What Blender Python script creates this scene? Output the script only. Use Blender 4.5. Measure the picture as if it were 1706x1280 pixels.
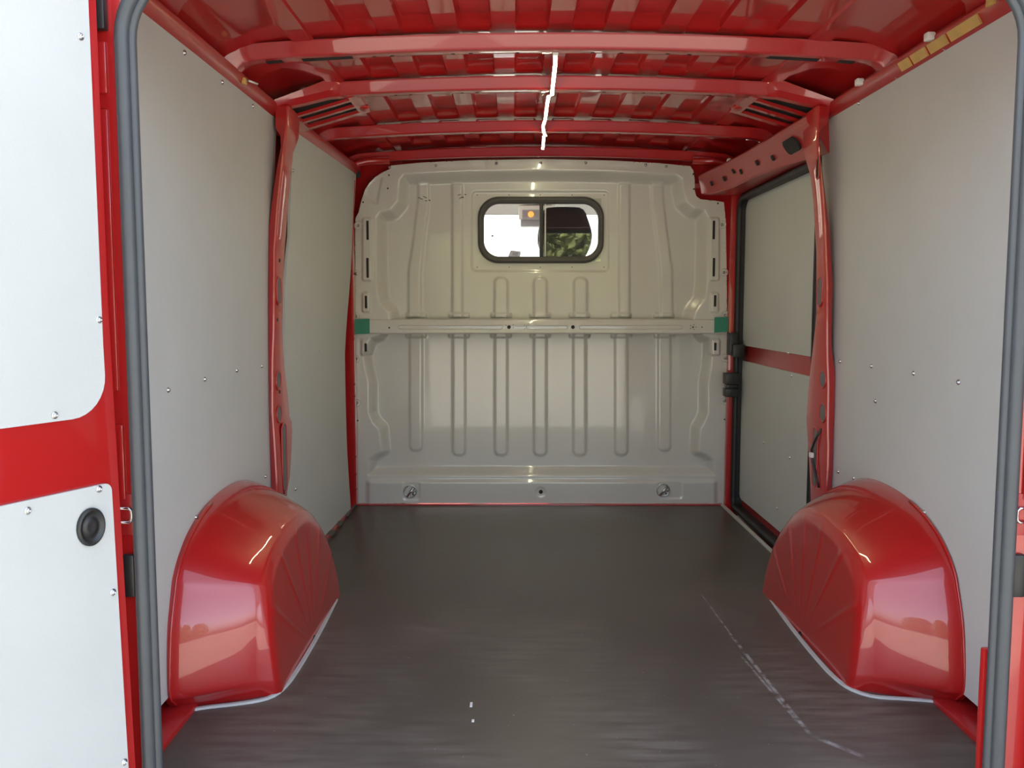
import bpy, bmesh, math, random
import numpy as np
from mathutils import Vector, Matrix

for o in list(bpy.data.objects): bpy.data.objects.remove(o)
S = bpy.context.scene
COL = S.collection
random.seed(7); rng = np.random.default_rng(7)

# ------------------------------------------------------------------ camera
FPX = 1460.0; PITCH = math.atan(129/FPX)
CAM = np.array([-.135, 0, .953])
cd = bpy.data.cameras.new('camera'); cam = bpy.data.objects.new('camera', cd); COL.objects.link(cam)
cd.sensor_fit = 'HORIZONTAL'; cd.sensor_width = 36; cd.lens = 36*FPX/1706; cd.clip_start = .02; cd.clip_end = 300
cam.location = CAM; cam.rotation_euler = (math.pi/2-PITCH, 0, 0)
S.camera = cam

# ------------------------------------------------------------------ light
S.view_settings.view_transform = 'Standard'; S.view_settings.look = 'None'
S.view_settings.gamma = 1; S.view_settings.use_curve_mapping = False
S.view_settings.exposure = 1.76
SUN_EL, SUN_AZ = math.radians(50), math.radians(-28)      # azimuth from +Y, negative = left
W = bpy.data.worlds.new('sky'); S.world = W; W.use_nodes = True
nt = W.node_tree; nt.nodes.clear()
sky = nt.nodes.new('ShaderNodeTexSky'); sky.sky_type = 'NISHITA'; sky.sun_disc = False
sky.sun_elevation = SUN_EL; sky.sun_rotation = SUN_AZ; sky.altitude = 50; sky.air_density = 1.0; sky.dust_density = 3.0; sky.ozone_density = 1.0
bg = nt.nodes.new('ShaderNodeBackground'); bg.inputs[1].default_value = .30
wo = nt.nodes.new('ShaderNodeOutputWorld')
hs = nt.nodes.new('ShaderNodeHueSaturation'); hs.inputs['Saturation'].default_value = .62
nt.links.new(sky.outputs[0], hs.inputs['Color']); nt.links.new(hs.outputs[0], bg.inputs[0]); nt.links.new(bg.outputs[0], wo.inputs[0])
sl = bpy.data.lights.new('sun', 'SUN'); sl.energy = 5.0; sl.angle = .009; sl.color = (1, .965, .90)
sun = bpy.data.objects.new('sun', sl); COL.objects.link(sun)
tosun = Vector((math.sin(SUN_AZ)*math.cos(SUN_EL), math.cos(SUN_AZ)*math.cos(SUN_EL), math.sin(SUN_EL)))
sun.rotation_euler = tosun.to_track_quat('Z', 'Y').to_euler(); sun.location = (-6, 10, 12)

# ------------------------------------------------------------------ calibration helpers (photo frame 1706x1280)
_F = np.array([0, math.cos(PITCH), -math.sin(PITCH)]); _U = np.array([0, math.sin(PITCH), math.cos(PITCH)]); _R = np.array([1., 0, 0])
def _ray(u, v): return _R*(u-853)/FPX + _U*(640-v)/FPX + _F
def PY(u, v, Y): d = _ray(u, v); return CAM + d*(Y/d[1])
def PX(u, v, X): d = _ray(u, v); return CAM + d*((X-CAM[0])/d[0])
def PZ(u, v, Z): d = _ray(u, v); return CAM + d*((Z-CAM[2])/d[2])

# ------------------------------------------------------------------ materials
def mat(name, base, rough=.5, metal=0, coat=0, coat_rough=.05, noise=0, nscale=6, bump=0, bscale=300, spec=.5, emit=None, estr=0, stretch=None, voronoi=False):
    m = bpy.data.materials.new(name); m.use_nodes = True
    t = m.node_tree; b = t.nodes['Principled BSDF']
    b.inputs['Base Color'].default_value = (*base, 1); b.inputs['Roughness'].default_value = rough
    b.inputs['Metallic'].default_value = metal; b.inputs['Specular IOR Level'].default_value = spec
    b.inputs['Coat Weight'].default_value = coat; b.inputs['Coat Roughness'].default_value = coat_rough
    if emit: b.inputs['Emission Color'].default_value = (*emit, 1); b.inputs['Emission Strength'].default_value = estr
    tc = t.nodes.new('ShaderNodeTexCoord')
    src = tc.outputs['Object']
    if stretch:
        mp = t.nodes.new('ShaderNodeMapping'); mp.inputs['Scale'].default_value = stretch
        t.links.new(src, mp.inputs[0]); src = mp.outputs[0]
    if noise:
        n = t.nodes.new('ShaderNodeTexNoise'); n.inputs['Scale'].default_value = nscale; n.inputs['Detail'].default_value = 6
        t.links.new(src, n.inputs['Vector'])
        mx = t.nodes.new('ShaderNodeMix'); mx.data_type = 'RGBA'
        mx.inputs[6].default_value = (*[c*(1-noise) for c in base], 1); mx.inputs[7].default_value = (*[min(1, c*(1+noise)) for c in base], 1)
        t.links.new(n.outputs[0], mx.inputs[0]); t.links.new(mx.outputs[2], b.inputs['Base Color'])
        rr = t.nodes.new('ShaderNodeMapRange'); rr.inputs[3].default_value = max(.02, rough*(1-noise)); rr.inputs[4].default_value = min(1, rough*(1+noise))
        t.links.new(n.outputs[0], rr.inputs[0]); t.links.new(rr.outputs[0], b.inputs['Roughness'])
    if bump:
        if voronoi:
            n2 = t.nodes.new('ShaderNodeTexVoronoi'); n2.inputs['Scale'].default_value = bscale
        else:
            n2 = t.nodes.new('ShaderNodeTexNoise'); n2.inputs['Scale'].default_value = bscale; n2.inputs['Detail'].default_value = 3
        t.links.new(src, n2.inputs['Vector'])
        bp = t.nodes.new('ShaderNodeBump'); bp.inputs['Strength'].default_value = bump; bp.inputs['Distance'].default_value = .002
        t.links.new(n2.outputs[0], bp.inputs['Height']); t.links.new(bp.outputs[0], b.inputs['Normal'])
    return m

RED = mat('red_paint', (.43, .010, .010), .34, coat=1.0, coat_rough=.03, noise=.08, nscale=3, bump=.04, bscale=40)
REDM = mat('red_paint_primed', (.38, .012, .013), .40, coat=.5, coat_rough=.22, noise=.12, nscale=9, bump=.05, bscale=60)
GREY = mat('bulkhead_paint', (.60, .59, .555), .26, coat=.85, coat_rough=.05, noise=.04, nscale=4)
PLY = mat('grey_coated_plywood', (.515, .53, .515), .55, noise=.06, nscale=5, bump=.10, bscale=260, voronoi=True, spec=.35)
RUB = mat('rubber_seal', (.055, .060, .066), .45, noise=.15, nscale=20)
RUBD = mat('rubber_dark', (.012, .012, .013), .5, noise=.2, nscale=20)
FRUB = mat('window_rubber', (.075, .070, .066), .55, noise=.35, nscale=25)
BLK = mat('black_plastic', (.018, .018, .018), .4, noise=.2, nscale=40)
STEEL = mat('zinc_steel', (.62, .63, .64), .28, metal=1, noise=.1, nscale=60)
ALU = mat('aluminium_strip', (.62, .62, .60), .45, metal=.4, noise=.12, nscale=40)
SEALANT = mat('grey_sealant', (.50, .50, .49), .6, noise=.15, nscale=40)
HOLE = mat('dark_cavity', (.02, .017, .017), .8, noise=.2, nscale=30)  # near-black fill that puts the shade inside openings into the colour
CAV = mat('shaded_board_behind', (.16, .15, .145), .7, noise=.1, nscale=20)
PAD = mat('sill_pad_grey', (.10, .09, .08), .7, noise=.2, nscale=30)
TAPE = mat('green_tape', (.03, .23, .15), .55, noise=.12, nscale=60, bump=.1, bscale=200)
FOAM = mat('yellow_wax_film', (.55, .34, .10), .5, noise=.3, nscale=25, bump=.2, bscale=80)
WCLIP = mat('white_clip', (.75, .74, .70), .5, noise=.05, nscale=30)
LED = mat('led_strip_light', (.9, .9, .85), .4, noise=.02, nscale=30, emit=(1, .97, .58), estr=27.0)
HEAD = mat('cab_headliner', (.78, .79, .75), .8, noise=.06, nscale=30)
FABD = mat('dark_seat_fabric', (.012, .012, .014), .8, noise=.3, nscale=60, bump=.2, bscale=300)
AMBER = mat('amber_lamp', (.9, .4, .1), .3, noise=.05, nscale=30, emit=(1, .35, .06), estr=.35)
LENS = mat('lamp_lens', (.35, .36, .38), .25, noise=.1, nscale=40)
PAPER = mat('paper_sticker', (.55, .56, .56), .7, noise=.1, nscale=80)
GRND = mat('grey_gravel_yard', (.36, .335, .27), .9, noise=.3, nscale=1.2, bump=.4, bscale=30)
LEAF = mat('hedge_leaves', (.25, .27, .085), .6, noise=.55, nscale=2.5)
BARK = mat('bark', (.12, .085, .06), .9, noise=.3, nscale=12)
PLAST = mat('house_plaster', (.62, .55, .44), .9, noise=.08, nscale=3)
TILE = mat('roof_tiles', (.24, .10, .07), .8, noise=.25, nscale=8)
GALV = mat('galvanised_pole', (.35, .36, .37), .5, metal=.6, noise=.1, nscale=10)

def glassmat(name, tint, rmin):
    m = bpy.data.materials.new(name); m.use_nodes = True; t = m.node_tree; t.nodes.clear()
    o = t.nodes.new('ShaderNodeOutputMaterial'); mx = t.nodes.new('ShaderNodeMixShader')
    tr = t.nodes.new('ShaderNodeBsdfTransparent'); tr.inputs[0].default_value = (*tint, 1)
    gl = t.nodes.new('ShaderNodeBsdfGlossy'); gl.inputs['Roughness'].default_value = .005
    lw = t.nodes.new('ShaderNodeLayerWeight'); pw = t.nodes.new('ShaderNodeMath'); pw.operation = 'POWER'; pw.inputs[1].default_value = 5
    t.links.new(lw.outputs['Facing'], pw.inputs[0])
    mr = t.nodes.new('ShaderNodeMapRange'); mr.inputs[3].default_value = rmin; mr.inputs[4].default_value = 1.0
    t.links.new(pw.outputs[0], mr.inputs[0])
    t.links.new(mr.outputs[0], mx.inputs[0]); t.links.new(tr.outputs[0], mx.inputs[1]); t.links.new(gl.outputs[0], mx.inputs[2]); t.links.new(mx.outputs[0], o.inputs[0])
    return m
GLASS = glassmat('window_glass', (.95, .97, .96), .055)

def floor_material():
    m = mat('dark_phenolic_floor', (.045, .040, .036), .42, bump=.25, bscale=420, spec=.5)
    t = m.node_tree; b = t.nodes['Principled BSDF']; L = t.links
    tc = t.nodes.new('ShaderNodeTexCoord')
    def noise(scale, sc=(1, 1, 1), detail=5):
        mp = t.nodes.new('ShaderNodeMapping'); mp.inputs['Scale'].default_value = sc
        L.new(tc.outputs['Object'], mp.inputs[0])
        n = t.nodes.new('ShaderNodeTexNoise'); n.inputs['Scale'].default_value = scale; n.inputs['Detail'].default_value = detail
        L.new(mp.outputs[0], n.inputs['Vector']); return n.outputs[0]
    def math_(op, a, c=None, d=None):
        n = t.nodes.new('ShaderNodeMath'); n.operation = op
        for i, v in enumerate((a, c, d)):
            if v is None: continue
            if isinstance(v, (int, float)): n.inputs[i].default_value = v
            else: L.new(v, n.inputs[i])
        return n.outputs[0]
    def ramp(v, a, c):
        n = t.nodes.new('ShaderNodeMapRange'); n.inputs[1].default_value = a; n.inputs[2].default_value = c; L.new(v, n.inputs[0]); return n.outputs[0]
    sep = t.nodes.new('ShaderNodeSeparateXYZ'); L.new(tc.outputs['Object'], sep.inputs[0])
    X, Y = sep.outputs[0], sep.outputs[1]
    dust_haze = ramp(noise(2.2, (1, .7, 1)), .42, .75)  # paler dusty mottling; lens flare haze over the floor is put into this tone
    brush = ramp(noise(26, (.25, 1.6, 1), 8), .35, .75)
    dust_haze = math_('MULTIPLY', dust_haze, brush)
    speck = ramp(noise(95, (1, 1, 1), 2), .74, .78)
    # worn scratches: (x0,y0,x1,y1,width)
    wear = None
    for (u0, v0, u1, v1, w) in [(1168, 990, 1255, 1108, .004), (1215, 1055, 1350, 1225, .007), (1232, 1090, 1330, 1205, .005), (1350, 1225, 1440, 1262, .010)]:
        p, q = PZ(u0, v0, 0), PZ(u1, v1, 0)
        dx, dy = q[0]-p[0], q[1]-p[1]; l = math.hypot(dx, dy); dx /= l; dy /= l
        rx = math_('SUBTRACT', X, float(p[0])); ry = math_('SUBTRACT', Y, float(p[1]))
        al = math_('ADD', math_('MULTIPLY', rx, float(dx)), math_('MULTIPLY', ry, float(dy)))
        ac = math_('ABSOLUTE', math_('ADD', math_('MULTIPLY', rx, float(-dy)), math_('MULTIPLY', ry, float(dx))))
        band = ramp(ac, w, w*.35)
        ends = math_('MULTIPLY', ramp(al, 0, .03), ramp(al, l, l-.03))
        g = math_('MULTIPLY', band, ends)
        wear = g if wear is None else math_('MAXIMUM', wear, g)
    wear = math_('MULTIPLY', wear, ramp(noise(40, (1, 1, 1), 4), .38, .62))
    def mixc(fac, a, c):
        n = t.nodes.new('ShaderNodeMix'); n.data_type = 'RGBA'; L.new(fac, n.inputs[0])
        if isinstance(a, tuple): n.inputs[6].default_value = (*a, 1)
        else: L.new(a, n.inputs[6])
        n.inputs[7].default_value = (*c, 1); return n.outputs[2]
    c = mixc(dust_haze, (.082, .068, .057), (.21, .185, .155))
    c = mixc(math_('MULTIPLY', wear, .75), c, (.36, .36, .35))
    c = mixc(math_('MULTIPLY', speck, .6), c, (.40, .37, .32))
    L.new(c, b.inputs['Base Color'])
    L.new(math_('ADD', math_('MULTIPLY', dust_haze, .25), .36), b.inputs['Roughness'])
    return m
FLOORM = floor_material()

# ------------------------------------------------------------------ mesh helpers
def obj(name, verts, faces, m, parent=None, smooth=False, angle=None):
    me = bpy.data.meshes.new(name)
    me.from_pydata([tuple(map(float, v)) for v in verts], [], faces); me.update()
    bm = bmesh.new(); bm.from_mesh(me); bmesh.ops.recalc_face_normals(bm, faces=bm.faces); bm.to_mesh(me); bm.free()
    return link(name, me, m, parent, smooth, angle)
def link(name, me, m, parent=None, smooth=False, angle=None):
    me.materials.clear(); me.materials.append(m)
    if smooth or angle is not None:
        me.shade_smooth()
        if angle is not None: me.set_sharp_from_angle(angle=math.radians(angle))
    o = bpy.data.objects.new(name, me); COL.objects.link(o)
    if parent is not None: o.parent = parent
    return o
def bmobj(name, bm, m, parent=None, smooth=False, angle=None):
    bmesh.ops.recalc_face_normals(bm, faces=bm.faces)
    me = bpy.data.meshes.new(name); bm.to_mesh(me); bm.free()
    return link(name, me, m, parent, smooth, angle)
def empty(name, loc=(0, 0, 0)):
    o = bpy.data.objects.new(name, None); COL.objects.link(o); o.empty_display_size = .05
    return o
def tag(o, label, cat, group=None, kind=None):
    o['label'] = label; o['category'] = cat
    if group: o['group'] = group
    if kind: o['kind'] = kind
    return o
def bm_box(bm, lo, hi, bev=0, seg=2):
    r = bmesh.ops.create_cube(bm, size=1)['verts']
    for v in r:
        v.co = Vector([lo[i] + (v.co[i]+.5)*(hi[i]-lo[i]) for i in range(3)])
    if bev:
        es = list({e for v in r for e in v.link_edges})
        bmesh.ops.bevel(bm, geom=es, offset=bev, segments=seg, affect='EDGES', profile=.5)
def box(name, lo, hi, m, parent=None, bev=0.002):
    bm = bmesh.new(); bm_box(bm, lo, hi, bev); return bmobj(name, bm, m, parent, angle=40 if bev else None)
def loft(name, rings, m, parent=None, closed=True, caps=True, smooth=False, angle=None):
    """rings: list of equally long point loops"""
    n = len(rings[0]); vs = [p for r in rings for p in r]; fs = []
    for i in range(len(rings)-1):
        for j in range(n if closed else n-1):
            k = (j+1) % n
            fs.append((i*n+j, i*n+k, (i+1)*n+k, (i+1)*n+j))
    if caps and closed:
        fs.append(tuple(range(n-1, -1, -1))); fs.append(tuple((len(rings)-1)*n+j for j in range(n)))
    return obj(name, vs, fs, m, parent, smooth, angle)
def loop_loft(name, rings, m, parent=None, smooth=True, angle=None):
    """closed both ways (a ring with a closed profile)"""
    n = len(rings[0]); R = len(rings); vs = [p for r in rings for p in r]; fs = []
    for i in range(R):
        i2 = (i+1) % R
        for j in range(n):
            k = (j+1) % n
            fs.append((i*n+j, i*n+k, i2*n+k, i2*n+j))
    return obj(name, vs, fs, m, parent, smooth, angle)
def rrect(x0, x1, z0, z1, r, n=8):
    """rounded rectangle, counter-clockwise; r = radius or (bl, br, tr, tl)"""
    if not isinstance(r, (tuple, list)): r = (r,)*4
    pts = []
    for (cx, cz, a0, rr) in ((x0+r[0], z0+r[0], 180, r[0]), (x1-r[1], z0+r[1], 270, r[1]), (x1-r[2], z1-r[2], 0, r[2]), (x0+r[3], z1-r[3], 90, r[3])):
        for i in range(n+1):
            a = math.radians(a0+90*i/n); pts.append((cx+rr*math.cos(a), cz+rr*math.sin(a)))
    return pts
def tube(name, pts, r, m, parent=None, n=8):
    P = [Vector(p) for p in pts]; rings = []; up = None
    for i, p in enumerate(P):
        t = (P[min(i+1, len(P)-1)]-P[max(i-1, 0)]).normalized()
        if up is None: up = Vector((0, 0, 1)) if abs(t.z) < .9 else Vector((1, 0, 0))
        s = t.cross(up).normalized(); up = s.cross(t).normalized()
        rings.append([p + s*(r*math.cos(2*math.pi*k/n)) + up*(r*math.sin(2*math.pi*k/n)) for k in range(n)])
    return loft(name, rings, m, parent, smooth=True)
def catmull(P, n):
    P = np.array(P, float); out = []
    d = np.r_[0, np.cumsum(np.linalg.norm(np.diff(P, axis=0), axis=1))]
    for s in np.linspace(0, d[-1], n):
        i = min(max(np.searchsorted(d, s)-1, 0), len(P)-2)
        t = (s-d[i])/(d[i+1]-d[i])
        p0, p1, p2, p3 = P[max(i-1, 0)], P[i], P[i+1], P[min(i+2, len(P)-1)]
        h = d[i+1]-d[i]
        m1 = (p2-p0)/max(1e-6, d[i+1]-d[max(i-1, 0)])*h; m2 = (p3-p1)/max(1e-6, d[min(i+2, len(P)-1)]-d[i])*h
        out.append((2*t**3-3*t**2+1)*p1+(t**3-2*t**2+t)*m1+(-2*t**3+3*t**2)*p2+(t**3-t**2)*m2)
    return np.array(out)
def frame_from(normal):
    return Vector(normal).normalized().to_track_quat('Z', 'Y').to_matrix().to_4x4()

# shared screw: domed head, washer and cross recess
def _screw_mesh(r=.0062, washer=True):
    bm = bmesh.new()
    prof = ([(r*1.45, 0), (r*1.45, .0012), (r*1.02, .0016)] if washer else [(r, 0)]) + [(r, .0022), (r*.9, .0038), (r*.6, .0050), (r*.42, .0052), (r*.30, .0028), (0.0001, .0022)]
    n = 14; rows = []
    for (a, h) in prof: rows.append([bm.verts.new((a*math.cos(2*math.pi*k/n), a*math.sin(2*math.pi*k/n), h)) for k in range(n)])
    for i in range(len(rows)-1):
        for k in range(n): bm.faces.new((rows[i][k], rows[i][(k+1) % n], rows[i+1][(k+1) % n], rows[i+1][k]))
    bm.faces.new(rows[-1])
    me = bpy.data.meshes.new('screw'); bmesh.ops.recalc_face_normals(bm, faces=bm.faces); bm.to_mesh(me); bm.free()
    me.materials.append(STEEL); me.shade_smooth(); return me
SCREW = _screw_mesh(.0046); BOLT = _screw_mesh(.0075); DSCREW = _screw_mesh(.0042)
def screw(p, normal, parent, mesh=SCREW, name='screw'):
    o = bpy.data.objects.new(name, mesh); COL.objects.link(o)
    M = frame_from(normal); M.translation = Vector(p); o.matrix_world = M
    if parent is not None: o.parent = parent
    return o

# ================================================================== STRUCTURE
YB = 4.18            # bulkhead plane
YR = 1.58            # rear opening plane
# ---- outside ground
g = box('ground', (-40, -40, -.62), (40, 45, -.56), GRND, bev=0)
tag(g, 'grey gravel yard that the open van stands on', 'ground', kind='structure')

# ---- floor
floor = box('floor', (-.895, YR-.03, -.02), (.882, YB+.02, 0), FLOORM, bev=.002)
tag(floor, 'dark brown coated plywood load floor with pale scratches', 'floor', kind='structure')
box('underbody', (-1.0, YR-.02, -.16), (1.0, YB+1.6, -.06), HOLE, floor, bev=0)

# ---- outer skins
wl = box('wall_left', (-.995, YR, -.12), (-.972, YB+.1, 1.72), REDM, bev=0)
tag(wl, 'red painted outer side skin behind the grey lining boards', 'wall', kind='structure')
box('sill', (-.975, YR+.02, -.10), (-.885, YB, .012), REDM, floor, bev=.004)
wr = empty('wall_right'); tag(wr, 'red painted side skin around the sliding door opening', 'wall', kind='structure')
box('side_skin', (.972, YR, -.12), (.995, 3.02, 1.72), REDM, wr, bev=0)
box('skin_above_door', (.972, 3.02, 1.47), (.995, YB+.1, 1.72), REDM, wr, bev=0)
box('sill', (.882, YR+.02, -.10), (.97, 3.0, .012), REDM, floor, bev=.004)
box('step_well', (.875, 3.0, -.10), (1.02, YB, -.055), REDM, wr, bev=.004)

# ---- rear opening frame (body ring behind the seal)
def ring_plate(name, inner, outer, y0, y1, m, parent=None):
    n = len(inner)
    rings = [[(x, y0, z) for x, z in outer], [(x, y0, z) for x, z in inner], [(x, y1, z) for x, z in inner], [(x, y1, z) for x, z in outer]]
    R = []
    for k in range(n): R.append([rings[0][k], rings[1][k], rings[2][k], rings[3][k]])
    return loop_loft(name, R, m, parent, smooth=False)
RX0, RX1, RZ0, RZ1 = -.810, .768, -.05, 1.545
wre = empty('wall_rear'); tag(wre, 'red painted frame of the rear door opening', 'wall', kind='structure')
inn = rrect(RX0-.004, RX1+.004, RZ0, RZ1+.004, (.05, .05, .13, .13), 10); out = rrect(-.985, .985, -.14, 1.735, (.02, .02, .06, .06), 10)
ring_plate('rear_frame', inn, out, YR, YR+.018, RED, wre)
# embossed pads, striker and bump on the hinge jamb, both sides
for sx, jx in ((-1, RX0), (1, RX1)):
    def J(a): return jx+sx*a
    def jb(name, a0, a1, z0, z1, d, m, bev=.004):
        xa, xb = sorted((J(a0), J(a1))); return box(name, (xa, YR-d, z0), (xb, YR+.003, z1), m, wre, bev)
    jb('jamb_pad', .034, .072, 1.325, 1.415, .006, RED)
    jb('jamb_pad', .036, .070, .80, 1.30, .004, RED)
    jb('stop_buffer', .030, .075, 1.432, 1.50, .016, BLK)
    jb('jamb_rib', .030, .045, .60, .74, .006, RED)
    jb('door_bump', .017, .040, .42, .50, .012, BLK)
    s = J(.030)
    tube('striker', [(J(.040), YR-.006, .586), (J(.024), YR-.008, .586), (J(.0195), YR-.008, .582), (J(.0185), YR-.008, .573), (J(.0195), YR-.008, .564), (J(.024), YR-.008, .560), (J(.040), YR-.006, .560)], .0028, STEEL, wre)
    jb('striker_plate', .018, .050, .535, .612, .003, REDM, .001)
# inner D-post flanges (seen through the opening low on the sliding-door side)
box('corner_post', (.754, YR+.020, -.02), (.80, YR+.036, .31), RED, wre, .005)
box('header', (-.93, YR+.02, 1.56), (.93, YR+.09, 1.70), REDM, wre, .012)
for sx in (-1, 1):   # curved corner plates of the roof frame
    pts = [(.90, 1.61), (.90, 2.06), (.872, 2.01), (.845, 1.962), (.80, 1.915), (.74, 1.885), (.66, 1.865), (.50, 1.845), (.50, 1.61)]
    lowz = lambda x: 1.606+.02*max(0, (.86-x)/.36)
    loft('corner_plate', [[(sx*x, y, lowz(x)) for x, y in pts], [(sx*x, y+.012, lowz(x)+.05) for x, y in pts]], REDM, wre, angle=30)
# rubber weatherstrip round the rear opening
def seal_ring(name, path, prof, m, plane='xz', base=YR):
    """path: closed (a,b) loop; prof: (n outwards, d towards the viewer) closed loop"""
    n = len(path); R = []
    for i in range(n):
        a = Vector(path[(i-1) % n]); b = Vector(path[i]); c = Vector(path[(i+1) % n])
        t = ((b-a).normalized()+(c-b).normalized()).normalized() if (b-a).length > 1e-7 and (c-b).length > 1e-7 else ((c-a).normalized())
        nn = Vector((t.y, -t.x))
        ring = []
        for (o, d) in prof:
            p = b+nn*o
            ring.append((p.x, base-d, p.y) if plane == 'xz' else (base-d, p.x, p.y))
        R.append(ring)
    return R
def arc(cx, cy, r, a0, a1, n):
    return [(cx+r*math.cos(math.radians(a0+(a1-a0)*i/n)), cy+r*math.sin(math.radians(a0+(a1-a0)*i/n))) for i in range(n+1)]
path = rrect(RX0, RX1, RZ0, RZ1, (.05, .05, .13, .13), 10)
ws = empty('weatherstrip')
tag(ws, 'grey rubber weatherstrip framing the rear door opening', 'seal')
bulb = arc(.002, .014, .0125, -60, 240, 14)
lip = arc(-.012, .006, .0085, -60, 240, 10)
chan = [(-.010, -.006), (.014, -.006), (.014, .006), (-.010, .006)]
loop_loft('bulb', seal_ring('bulb', path, bulb, RUB), RUB, ws)
loop_loft('inner_lip', seal_ring('lip', path, lip, RUB), RUB, ws)
loop_loft('channel', seal_ring('chan', path, chan, RUB), RUB, ws, smooth=False)

# ---- ceiling (ribbed roof skin)
RIBX = [-.545+.1545*k for k in range(8)]
BOWY = [2.475, 2.925, 3.59, 4.13]
def roof_z(x):
    a = abs(x)
    if a < .78: return 1.712-.032*(a/.78)**2
    t = min(1, (a-.78)/.19); return 1.68-.075*t*t
def roof_mesh():
    xs = set(np.linspace(-.98, .98, 41).round(4))
    for c in RIBX:
        for d in (-.046, -.041, -.036, .036, .041, .046): xs.add(round(c+d, 4))
    for c in (-.71, .71):
        for d in (-.03, -.026, .026, .03): xs.add(round(c+d, 4))
    xs = sorted(xs)
    stops = [YR+.10]+[y for y in BOWY]+[YB+.05]
    ys = []
    for i in range(len(stops)-1):
        a, b = stops[i]+.05, stops[i+1]-.012
        ys += [a, a+.03, a+.045] + list(np.linspace(a+.07, b-.075, 6)) + [b-.045, b-.025, b]
    ys = [YR+.02]+ys+[YB+.1]
    ys = sorted(set(np.round(ys, 4)))
    def amp(y):
        d = min(abs(y-s-.02) for s in stops)
        return min(1, max(0, (d-.045)/.028))
    vs, fs = [], []
    for y in ys:
        for x in xs:
            z = roof_z(x)
            for c in RIBX:
                d = abs(x-c)
                if d < .046: z += .019*amp(y)*min(1, max(0, (.046-d)/.006))
            for c in (-.71, .71):
                d = abs(x-c)
                if d < .03: z -= .008*min(1, (.03-d)/.004)
            vs.append((x, y, z))
    n = len(xs)
    for i in range(len(ys)-1):
        for j in range(n-1): fs.append((i*n+j, i*n+j+1, (i+1)*n+j+1, (i+1)*n+j))
    # upper skin closes the sheet
    k = len(vs)
    vs += [(x, y, 1.775-.04*(x/.98)**2) for y in (ys[0], ys[-1]) for x in xs]
    for j in range(n-1):
        fs.append((k+j, k+n+j, k+n+j+1, k+j+1))
        fs.append((j, k+j, k+j+1, j+1)); o2 = (len(ys)-1)*n
        fs.append((o2+j, o2+j+1, k+n+j+1, k+n+j))
    return vs, fs
ceil = obj('ceiling', *roof_mesh(), RED, angle=30)
tag(ceil, 'glossy red roof skin pressed with long ribs', 'roof', kind='structure')

# ---- roof rails along the top of the walls
def rail(name, sx, y0, y1, m, xoff):
    sec = [(.955, 1.545), (.914, 1.560), (.900, 1.568), (.888, 1.586), (.888, 1.602), (.905, 1.618), (.96, 1.625)]
    rings = []
    for y in np.linspace(y0, y1, 10):
        rings.append([(sx*(x-xoff(y)), y, z) for x, z in sec])
    return loft(name, rings, m, angle=35)
lx = lambda y: .045*max(0, (y-2.9)/1.27)
t1 = rail('trim_1', -1, YR+.06, YB-.01, REDM, lx); tag(t1, 'red roof rail running above the lining beside the closed wall', 'rail', kind='structure')
t2 = rail('trim_2', 1, YR+.06, 2.93, REDM, lambda y: .008); tag(t2, 'red roof rail above the rear lining on the sliding door side', 'rail', kind='structure')
# yellow wax film and white clips on the right rail; clip on the left one
def rail_pt(sx, y, t, xo=.008): # t along the inner slope
    return Vector((sx*(.900-.012*t-xo), y, 1.568+.020*t))
for (ya, yb) in ((1.97, 2.10), (2.115, 2.20), (2.215, 2.29), (2.305, 2.36)):
    rings = [[rail_pt(1, y, .05)+Vector((-.001, 0, -.001)), rail_pt(1, y, 1.1)+Vector((-.001, 0, -.001)), rail_pt(1, y, 1.1)+Vector((-.005, 0, -.003)), rail_pt(1, y, .05)+Vector((-.005, 0, -.003))] for y in (ya, yb)]
    o = loft('wax_film', rings, FOAM, t2); o['label'] = 'yellow translucent wax film'
box('wax_film', (.862, 1.88, 1.580), (.870, 1.91, 1.606), FOAM, t2, .002)
for y in (2.17, 2.60): box('clip', (.862, y, 1.592), (.884, y+.022, 1.612), WCLIP, t2, .004)['label'] = 'white plastic clip'
box('clip', (-.892, 2.515, 1.574), (-.880, 2.535, 1.592), FOAM, t1, .003)['label'] = 'yellow plastic clip'
tube('clip', [(-.880, 2.545, 1.590), (-.868, 2.59, 1.592)], .003, WCLIP, t1)

# ================================================================== LINING PANELS
def wall_x(sx, y, z):
    b = (-.93 - .052*(z/1.57) + .077*(z/1.57)**2) if sx < 0 else (.925+.042*(z/1.57)-.067*(z/1.57)**2)
    if sx < 0: b += .048*max(0, (y-2.9)/1.27)
    return b
def lining(name, sx, y0, y1, zb, zt, label, ny=14, nz=18, ya=None, yb=None):
    o = empty(name); tag(o, label, 'panel')
    T = .009; vs = []; fs = []
    for layer in (0, 1):
        for i in range(nz):
            for j in range(ny):
                z = zb+(zt-zb)*i/(nz-1); e0 = ya(z) if ya else y0; e1 = yb(z) if yb else y1; y = e0+(e1-e0)*j/(ny-1)
                vs.append((wall_x(sx, y, z)+sx*T*layer, y, z))
    N = ny*nz
    for i in range(nz-1):
        for j in range(ny-1):
            a = i*ny+j
            fs.append((a, a+1, a+ny+1, a+ny)); fs.append((N+a, N+a+ny, N+a+ny+1, N+a+1))
    bord = [j for j in range(ny)]+[i*ny+ny-1 for i in range(1, nz)]+[(nz-1)*ny+j for j in range(ny-2, -1, -1)]+[i*ny for i in range(nz-2, 0, -1)]
    for k in range(len(bord)):
        a, b = bord[k], bord[(k+1) % len(bord)]; fs.append((a, b, N+b, N+a))
    obj('board', vs, fs, PLY, o, angle=30)
    return o
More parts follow.
